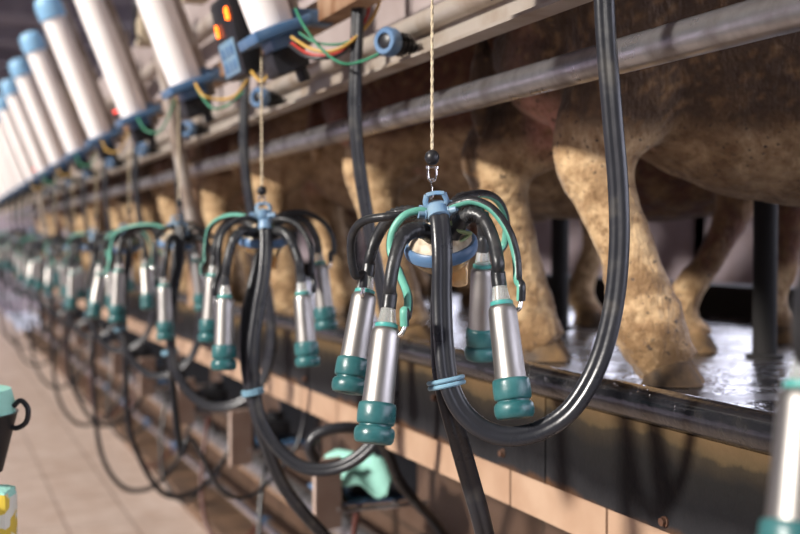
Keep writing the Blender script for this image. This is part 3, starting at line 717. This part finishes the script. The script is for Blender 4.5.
# thin loop tubes from the brackets to the floor pipe
for i in range(9):
    y = YB + SP * i
    bm = sweep(B(), [(1.08, .08, -.70), (1.06, .10, -.82), (1.02, .02, -1.02), (1.02, -.10, -1.18), (1.10, -.18, -1.26), (1.2, -.14, -1.2), (1.232, -.12, -1.165)], .009, 10, sub=7)
    m = 'redbrown' if i % 2 == 0 else 'rubber'
    o = simple('loop_tube', bm, M[m], ('dark red' if i % 2 == 0 else 'thin black') + ' tube looping onto the floor pipe, ' + (['nearest the viewer', 'second from the viewer', 'third from the viewer', 'fourth from the viewer', 'fifth from the viewer'] + ['at the far end'] * 9)[i], 'tube',
               'thin tubes looping onto the floor pipe' if i < 5 else 'thin tubes at the far end', loc=(0, y, CAMH))
    if i >= 5: o['label'] = 'thin tube looping onto the floor pipe at the blurred far end'
    bm = lathe(B(), [(.034, -.02), (.036, -.015), (.036, .015), (.034, .02)], axis_mtx((0, 0, 0), (0, 1, 0)), 20, cap=False)
    lathe(bm, [(.013, .028), (.013, .05), (.010, .055)], axis_mtx((0, 0, 0), (-.6, 0, .8)), 12)
    simple('pipe_clamp', bm, M['blue'], 'blue clamp on the floor pipe, ' + (['nearest the viewer', 'second from the viewer', 'third from the viewer', 'fourth from the viewer', 'fifth from the viewer'] + ['in the blurred far end'] * 9)[i], 'clamp',
           'blue clamps on the floor pipe' if i < 5 else 'blue clamps at the far end', loc=(1.26, y - .12, CAMH - 1.185))
# black coil ring near the cloth and a dark hose below it
pts = [W(315, 462, 2.62), W(309, 448, 2.6), W(316, 436, 2.6), W(335, 429, 2.6), W(358, 429, 2.62), W(376, 436, 2.65), W(388, 455, 2.7), W(398, 480, 2.75), W(415, 503, 2.8), W(432, 520, 2.9), W(450, 545, 3.0)]
o = pts[0]; simple('return_hose', sweep(B(), [p - o for p in pts], .0135, 14, sub=8), M['hose'], 'black hose arching over the mint cloth and down to the right', 'hose', loc=o)

# mint cloth draped over the tray
def cloth():
    bm = B(); n = 26
    c0 = Vector((XB + .115, YB + .09, CAMH - .648))
    g = []
    for i in range(n + 1):
        row = []
        for j in range(n + 1):
            u, v = (i / n - .5), (j / n - .5)
            x, y = u * .27, v * .25
            x, y = x * .9 + y * .35, y * .9 - x * .3
            d = max(abs(x - .01) / .062, abs(y - .03) / .075)
            z = .045 if d < 1 else .045 - (d - 1) * .065
            k = 1 if d < 1 else 1 / (1 + (d - 1) * .35)
            z += .010 * math.sin(x * 60 + y * 25) + .008 * noise.noise(Vector((x * 16, y * 16, 1)))
            row.append(bm.verts.new(c0 + Vector((x * k, y * k, z))))
        g.append(row)
    for i in range(n):
        for j in range(n): bm.faces.new((g[i][j], g[i + 1][j], g[i + 1][j + 1], g[i][j + 1]))
    o = simple('cloth', bm, M['cloth'], 'crumpled mint green cloth lying on a blue tray under the kerb', 'cloth', ang=80)
    s = o.modifiers.new('t', 'SOLIDIFY'); s.thickness = .002
cloth()

# water drops on the kerb pipe
bm = B()
for i in range(330):
    y = .2 + R.random() ** 1.5 * 4.5; a = R.uniform(-.2, 1.25)
    x = 1.0 - .0287 * math.sin(a); z = CAMH - .2515 + .0287 * math.cos(a)
    r = R.uniform(.0005, .0018)
    d = Vector((-math.sin(a), 0, math.cos(a)))
    lathe(bm, [(r, 0), (r * .85, r * .45), (r * .45, r * .75), (r * .05, r * .85)], axis_mtx((x, y, z), d) @ Matrix.Diagonal((1, R.uniform(1, 1.8), 1, 1)), 7)
tag(build('water_drops', bm, M['drop'], ang=80), 'water drops beaded on the wet black kerb pipe', 'water drops', kind='stuff')

# platform posts, low wall
for i in range(6):
    t = empty('stall_post', (1.75, 2.02 + SP * i, PZ))
    bm = lathe(B(), [(.042, 0), (.042, .008), (.027, .010), (.027, .36), (.022, .37), (.022, .44), (.03, .445), (.03, .48), (.022, .485), (.022, 1.35)], None, 18)
    build('post_tube', bm, M['dark'], t)
    tag(t, 'dark upright stall post ' + ['at the right, standing clear of the legs', 'second from the right, behind the nearest cow leg', 'third from the right', 'fourth from the right', 'fifth from the right', 'sixth from the right'][i] + ' on the platform', 'post', 'dark stall posts on the platform')
bm = B(); box(bm, (0, 7.9, 0), (.14, 20, .22)); struct('trim_4', bm, M['dark'], loc=(2.62, 0, PZ + .0), smooth=False)

# ------------------------------------------------------------------ hall
bm = B()
box(bm, (0, 13, .64), (.12, 30, 1.62)); box(bm, (0, 13, 2.92), (.12, 30, .9))
for y in (-1.9, .6, 3.1, 5.6, 8.1, 10.6, 13.1, 15.6, 18.1, 20.6, 23.1, 25.6): box(bm, (0, y, 1.8), (.12, .12, 1.5))
struct('wall_right', bm, M['wall'], loc=(4.4, 0, .12), smooth=False)
bm = B(); box(bm, (0, 0, 0), (9, .15, 4)); struct('wall_back', bm, M['wall'], loc=(0, 28., 1.6), smooth=False)
bm = B(); box(bm, (0, 13, 0), (.15, 30, 2.0)); struct('wall_left', bm, M['wall'], loc=(-4.6, 0, .9), smooth=False)
bm = B(); box(bm, (2.1, 13.0, 0), (4.8, 30, .08))
for i in range(20): box(bm, (2.1, -1 + i * 1.5, -.12), (4.8, .09, .16))
struct('ceiling', bm, M['ceil'], loc=(0, 0, CAMH + 2.3), smooth=False)
bm = B()
box(bm, (3.45, 7.9, 0), (1.7, 20, .12)); struct('floor_feed', bm, M['concrete'], loc=(0, 0, PZ - .5), smooth=False)
COL.objects['floor_feed'].name = 'floor_alley'

# ------------------------------------------------------------------ trolley with bucket and bottle at the left edge
tx = W(-12, 470, 1.85)
t = empty('trolley', (tx.x - .26, tx.y - .12, 0))
bm = B()
for dx in (-.2, .20):
    for dy in (-.13, .13): lathe(bm, [(.010, .05), (.010, .86)], Matrix.Translation((dx, dy, 0)), 12)
build('trolley_frame', bm, M['steel'], t)
for z, nm in ((.30, 'shelf'), (.715, 'shelf')):
    bm = B(); box(bm, (0, 0, z), (.44, .30, .015), None, .004); build(nm, bm, M['steel'], t)
bm = B(); box(bm, (0, 0, CAMH - .39 - .008), (.41, .27, .015), None, .004); build('shelf', bm, M['steel'], t)
for dx in (-.2, .20):
    for dy in (-.13, .13): build('wheel', lathe(B(), [(.012, -.012), (.03, -.012), (.03, .012), (.012, .012)], axis_mtx((dx, dy, .03), (0, 1, 0)), 18), M['black'], t)
tag(t, 'steel trolley mostly outside the left edge, carrying the black bucket', 'trolley')
bp = W(-37, 466, 1.85)
bz = CAMH - .39
t = empty('bucket', (bp.x, bp.y, bz))
build('bucket_body', lathe(B(), [(.056, 0), (.060, .002), (.084, .098), (.086, .101), (.081, .101), (.058, .01)], None, 36), M['black'], t)
tag(build('bucket_lid', lathe(B(), [(.081, .099), (.080, .118), (.074, .140), (.02, .146)], None, 36), M['cloth'], t), 'mint green lid')
hd = Vector((CT, -ST, 0))
bm = sweep(B(), [hd * .082 + Vector((0, 0, .112)), hd * .094 + Vector((0, 0, .122)), hd * .106 + Vector((0, 0, .108)), hd * .103 + Vector((0, 0, .086)), hd * .088 + Vector((0, 0, .076)), hd * .075 + Vector((0, 0, .078))], .0045, 10)
build('bucket_handle', bm, M['black'], t)
tag(t, 'black bucket with mint lid and handle ring at the left edge', 'bucket')
bo = W(-16, 520, 1.78)
t = empty('bottle', (bo.x, bo.y, .723))
bm = B(); box(bm, (0, 0, .115), (.085, .06, .23), Matrix.Rotation(-TH, 4, 'Z'), .014); lathe(bm, [(.03, .22), (.016, .235), (.014, .25)], None, 20); build('bottle_body', bm, M['cloth'], t)
bm = B(); box(bm, (0, 0, .115), (.087, .062, .222), Matrix.Rotation(-TH, 4, 'Z'), .014); tag(build('bottle_label', bm, M['label'], t), 'white and yellow label')
tag(t, 'mint bottle with yellow and white label under the black bucket', 'bottle')

# ------------------------------------------------------------------ cows
def lerp(a, b, t): return a + (b - a) * t
def smooth(t): t = max(0, min(1, t)); return t * t * (3 - 2 * t)
CREAM = Vector((.50, .345, .185)); BROWN = Vector((.23, .085, .03)); TAN = Vector((.34, .20, .10)); PINK = Vector((.55, .27, .20)); DIRT = Vector((.26, .15, .06)); DARKB = Vector((.07, .022, .012))
def make_cow(name, feet, hocks, seed, body_col, sock, patch, front_sock=.6):
    """local frame: x forwards, y left, z up from the platform; feet = hind right, hind left, front right, front left"""
    bm = B()
    tor = [(-.27, 1.03, .10, .10), (-.22, .98, .20, .17), (-.10, .93, .29, .235), (.08, .86, .37, .26), (.25, .79, .44, .27), (.5, .77, .45, .29), (.75, .765, .44, .29), (.95, .81, .38, .26), (1.12, .88, .30, .22), (1.27, .93, .22, .17)]
    sweep(bm, [(a[0], 0, a[1]) for a in tor], [(a[3], a[2]) for a in tor], 28, side=(0, 1, 0), sub=4)
    # neck and head
    nk = [(1.02, .95, .25, .15), (1.22, 1.0, .21, .12), (1.42, 1.07, .16, .10), (1.56, 1.13, .14, .095), (1.66, 1.14, .135, .105), (1.76, 1.08, .12, .10), (1.88, .98, .09, .075), (1.97, .90, .075, .07), (2.01, .86, .05, .055)]
    sweep(bm, [(a[0], 0, a[1]) for a in nk], [(a[3], a[2]) for a in nk], 20, side=(0, 1, 0), sub=4)
    for s in (-1, 1):                                       # eye ridges, ears
        sweep(bm, [(1.70, s * .05, 1.16), (1.74, s * .085, 1.12)], .03, 10, sub=1)
        sweep(bm, [(1.60, s * .08, 1.19), (1.58, s * .15, 1.20), (1.57, s * .22, 1.18), (1.57, s * .26, 1.15)], [(.022, .03), (.02, .05), (.018, .045), (.012, .015)], 10, sub=3)
    for i, s in enumerate((-1, 1)):                         # hind legs
        fx, fy = feet[i]; hx, hy, hz = hocks[i]
        kx = (hx + .07) * .55
        P = [(.04 + kx * .3, s * .12, .98), (.05 + kx * .5, s * .15, .80), (.04 + kx * .8, lerp(s * .15, hy, .5), .66), (lerp(.03 + kx, hx, .55), lerp(s * .15, hy, .75), lerp(.60, hz, .45)), (hx + .012, hy, hz + .035), (hx + .012, hy, hz - .02),
             (lerp(hx, fx - .03, .28), lerp(hy, fy, .25), lerp(hz, .12, .28)), (lerp(hx, fx - .03, .62), lerp(hy, fy, .6), lerp(hz, .12, .62)), (fx - .04, fy, .11), (fx - .015, fy, .06), (fx + .01, fy, .025)]
        Q = [(.11, .23), (.11, .20), (.095, .155), (.072, .11), (.060, .088), (.056, .076), (.046, .060), (.044, .056), (.056, .070), (.052, .062), (.048, .058)]
        sweep(bm, P, Q, 18, side=(0, 1, 0), sub=4)
        sweep(bm, [(hx + .05, hy, hz + .17), (hx - .01, hy, hz + .10), (hx - .035, hy, hz + .045), (hx - .030, hy, hz)], [(.02, .024), (.024, .03), (.034, .038), (.036, .044)], 10, side=(0, 1, 0), sub=3)   # hamstring and hock point
        for q in (-1, 1): sweep(bm, [(fx - .07, fy + q * .018, .10), (fx - .085, fy + q * .02, .075)], .014, 8, sub=1)                    # dew claws
    for i, s in enumerate((-1, 1)):                         # front legs
        fx, fy = feet[i + 2]
        P = [(1.08, s * .13, .88), (1.03, s * .14, .68), (lerp(1.02, fx, .35), s * .13, .52), (lerp(1.02, fx, .6), lerp(s * .13, fy, .5), .40), (lerp(1.02, fx, .66), lerp(s * .13, fy, .6), .33), (lerp(1.02, fx, .85), fy, .22), (fx - .03, fy, .11), (fx - .01, fy, .06), (fx + .005, fy, .025)]
        Q = [(.09, .16), (.08, .13), (.06, .085), (.048, .055), (.042, .046), (.032, .035), (.04, .045), (.036, .042), (.044, .055)]
        sweep(bm, P, Q, 16, side=(0, 1, 0), sub=4)
    # udder and teats
    sweep(bm, [(.20, 0, .68), (.08, 0, .63), (-.06, 0, .615), (-.17, 0, .635), (-.22, 0, .72)], [(.08, .06), (.13, .11), (.145, .12), (.135, .12), (.09, .08)], 20, side=(0, 1, 0), sub=4)
    for x in (-.15, .0):
        for y in (-.06, .06): sweep(bm, [(x, y, .54), (x, y, .49), (x, y, .46)], [(.022, .022), (.014, .014), (.010, .010)], 8, sub=3)
    # tail
    sweep(bm, [(-.22, 0, 1.16), (-.31, .01, 1.10), (-.34, .02, .90), (-.33, .03, .70), (-.33, .03, .58), (-.33, .03, .48)], [.035, .028, .02, .018, .03, .012], 10, sub=4)
    me = bpy.data.meshes.new('tmp'); bmesh.ops.recalc_face_normals(bm, faces=bm.faces); bm.to_mesh(me); bm.free()
    ob = bpy.data.objects.new('tmp', me); COL.objects.link(ob)
    md = ob.modifiers.new('r', 'REMESH'); md.mode = 'VOXEL'; md.voxel_size = .0125; md.use_smooth_shade = True
    sm = ob.modifiers.new('s', 'SMOOTH'); sm.factor = .5; sm.iterations = 6
    dg = bpy.context.evaluated_depsgraph_get(); dg.update()
    me2 = bpy.data.meshes.new_from_object(ob.evaluated_get(dg))
    bpy.data.objects.remove(ob)
    me2.name = name; me2.materials.clear(); me2.materials.append(M['coat'])
    ca = me2.color_attributes.new('coat', 'FLOAT_COLOR', 'POINT')
    buf = []
    NR = [v.normal.copy() for v in me2.vertices]; PC = [v.co.copy() for v in me2.vertices]; OUT = []
    for p, nn in zip(PC, NR):
        q = Vector((p.x, p.y, p.z))
        nz = noise.fractal(q * 2.2 + Vector((seed, 0, 0)), 1., 2., 4); nf = noise.fractal(q * 14 + Vector((0, seed, 0)), 1., 2., 3); ns = noise.fractal(q * 45, 1., 2., 2)
        big = noise.noise(q * 1.9 + Vector((0, 0, seed * 1.7)))
        c = body_col.lerp(CREAM, smooth((big - patch) * 6 + .5))
        # socks: pale lower legs
        t = smooth(((sock if p.x < .5 else min(sock, front_sock)) - p.z + nz * .05) * 22)
        if abs(p.x - .1) < .45 or p.x > .7: c = c.lerp(CREAM, t)
        # udder
        u = smooth((.82 - p.z) * 10) * smooth((.22 - abs(p.x + .04)) * 14) * smooth((.14 - abs(p.y)) * 14) * smooth((p.z - .42) * 20)
        c = c.lerp(PINK, u * .9)
        # dirt splashes on the low legs and joints
        dd = smooth(nf * 2.6 + .1 + (.16 - p.z) * 4.5)
        dd = max(dd, smooth(nf * 3 + .1) * .8 * smooth((.60 - p.z) * 5)); dd = max(dd, smooth(ns * 3 - .6) * .9)
        c = c.lerp(DIRT, min(1, dd) * .8)
        buf += [c.x, c.y, c.z, 1.]
        # caked clumps of dirt at the fetlock and the hock
        OUT += list(p + nn * ((.008 * max(0, nf) + .003 * ns) if p.z < .2 else .004 * nf))
    ca.data.foreach_set('color', buf); me2.vertices.foreach_set('co', OUT); me2.update()
    root = bpy.data.objects.new(name, me2); COL.objects.link(root)
    for fx, fy in feet:                                     # cloven hooves
        bm = B()
        for s in (-1, 1):
            yy = fy + s * .027
            rings = []
            for z, x0, x1, w in ((0, -.05, .064, .027), (.010, -.045, .061, .025), (.028, -.042, .050, .022), (.046, -.035, .038, .018)):
                ring = []
                for k in range(14):
                    a = 2 * math.pi * k / 14
                    cx, rx = (x0 + x1) / 2, (x1 - x0) / 2
                    ring.append(bm.verts.new((fx + cx + rx * math.cos(a), yy + w * math.sin(a) * (1 - .25 * max(0, math.cos(a))), z)))
                rings.append(ring)
            for a, b in zip(rings, rings[1:]):
                for k in range(14): bm.faces.new((a[k], a[(k + 1) % 14], b[(k + 1) % 14], b[k]))
            bm.faces.new(rings[0][::-1]); bm.faces.new(rings[-1])
        build('hoof', bm, M['hoof'], root)
    for s in (-1, 1):
        build('eye', lathe(B(), [(.001, -.014), (.010, -.010), (.014, 0), (.010, .010), (.001, .014)], Matrix.Translation((1.742, s * .105, 1.125)), 14), M['eye'], root)
    return root
HEAD = Vector((.75, -.66, 0)).normalized()
def put(c, x, y, dy=0.): c.location = (x, y, PZ + .002); c.rotation_euler.z = math.atan2(HEAD.y, HEAD.x) + dy
cowA = make_cow('cow', [(.085, -.175), (-.225, .17), (1.05, -.13), (1.0, .13)], [(-.065, -.155, .42), (-.325, .13, .43)], 3., Vector((.07, .037, .015)), .50, .7)
put(cowA, 1.312, 1.90)
cowB = make_cow('cow', [(.02, -.16), (-.10, .16), (.74, -.19), (.95, .13)], [(-.10, -.155, .44), (-.20, .15, .44)], 11., DARKB * .7 + BROWN * .3, .56, .95, .20)
put(cowB, 1.25, 2.83)
cowC = make_cow('cow', [(-.02, -.16), (.06, .16), (.98, -.13), (1.08, .13)], [(-.13, -.155, .44), (-.05, .15, .44)], 21., TAN * .3 + BROWN * .3, .60, .45)
put(cowC, 1.25, 3.74)
tag(cowA, 'cow with cream hind legs and tan belly standing nearest, one hoof by the kerb', 'cow', 'cows standing along the platform')
tag(cowB, 'dark reddish brown cow next behind the nearest one', 'cow', 'cows standing along the platform')
tag(cowC, 'tan and cream cow third along the platform', 'cow', 'cows standing along the platform')
for i in range(3, 13):
    src = (cowB, cowC, cowA)[i % 3]
    c = copy_tree(src)
    put(c, 1.25 + R.uniform(-.03, .04), 1.92 + SP * i + R.uniform(-.06, .06), R.uniform(-.05, .05))
    if i < 7: c['label'] = ('reddish brown', 'tan', 'cream legged')[i % 3] + ' cow in the blurred row, ' + ['fourth', 'fifth', 'sixth', 'seventh'][i - 3] + ' along the platform'
    else:
        c['label'] = 'cow standing at the blurred far end of the platform'; c['group'] = 'cows at the far end of the platform'

# ------------------------------------------------------------------ light, camera
sun = bpy.data.objects.new('sun', bpy.data.lights.new('sun', 'SUN')); COL.objects.link(sun)
sun.data.energy = 6.6; sun.data.angle = math.radians(5.5); sun.data.color = (1, .945, .88)
sun.rotation_euler = Vector((1, .22, -.5)).to_track_quat('-Z', 'Y').to_euler()
for i in range(7):
    ld = bpy.data.lights.new('tube_lamp', 'AREA'); ld.shape = 'RECTANGLE'; ld.size = .10; ld.size_y = 1.4; ld.energy = 3.5; ld.color = (1, .95, .9)
    lo = bpy.data.objects.new('tube_lamp', ld); COL.objects.link(lo); lo.location = (.05, .6 + i * 2.2, CAMH + 2.1)
w = bpy.data.worlds.new('sky'); scn.world = w; w.use_nodes = True
nt = w.node_tree; bg = nt.nodes['Background']
tc = nt.nodes.new('ShaderNodeTexCoord'); sp = nt.nodes.new('ShaderNodeSeparateXYZ'); nt.links.new(tc.outputs['Generated'], sp.inputs[0])
mr = nt.nodes.new('ShaderNodeMapRange'); mr.inputs['From Min'].default_value = .0; mr.inputs['From Max'].default_value = .6
mr.inputs['To Min'].default_value = .075; mr.inputs['To Max'].default_value = 7.
nt.links.new(sp.outputs['X'], mr.inputs[0]); nt.links.new(mr.outputs[0], bg.inputs[1])
bg.inputs[0].default_value = (.82, .83, 1., 1)

cam = bpy.data.objects.new('camera', bpy.data.cameras.new('camera')); COL.objects.link(cam)
cam.data.lens = 50; cam.data.sensor_width = 36; cam.location = (0, 0, CAMH)
cam.rotation_euler = (math.pi / 2 - PITCH, 0, -TH)
cam.data.clip_start = .02
cam.data.dof.use_dof = True; cam.data.dof.focus_distance = 1.53; cam.data.dof.aperture_fstop = 3.2
scn.camera = cam
vs = scn.view_settings; vs.view_transform = 'Standard'; vs.look = 'None'; vs.exposure = .08; vs.gamma = 1; vs.use_curve_mapping = False
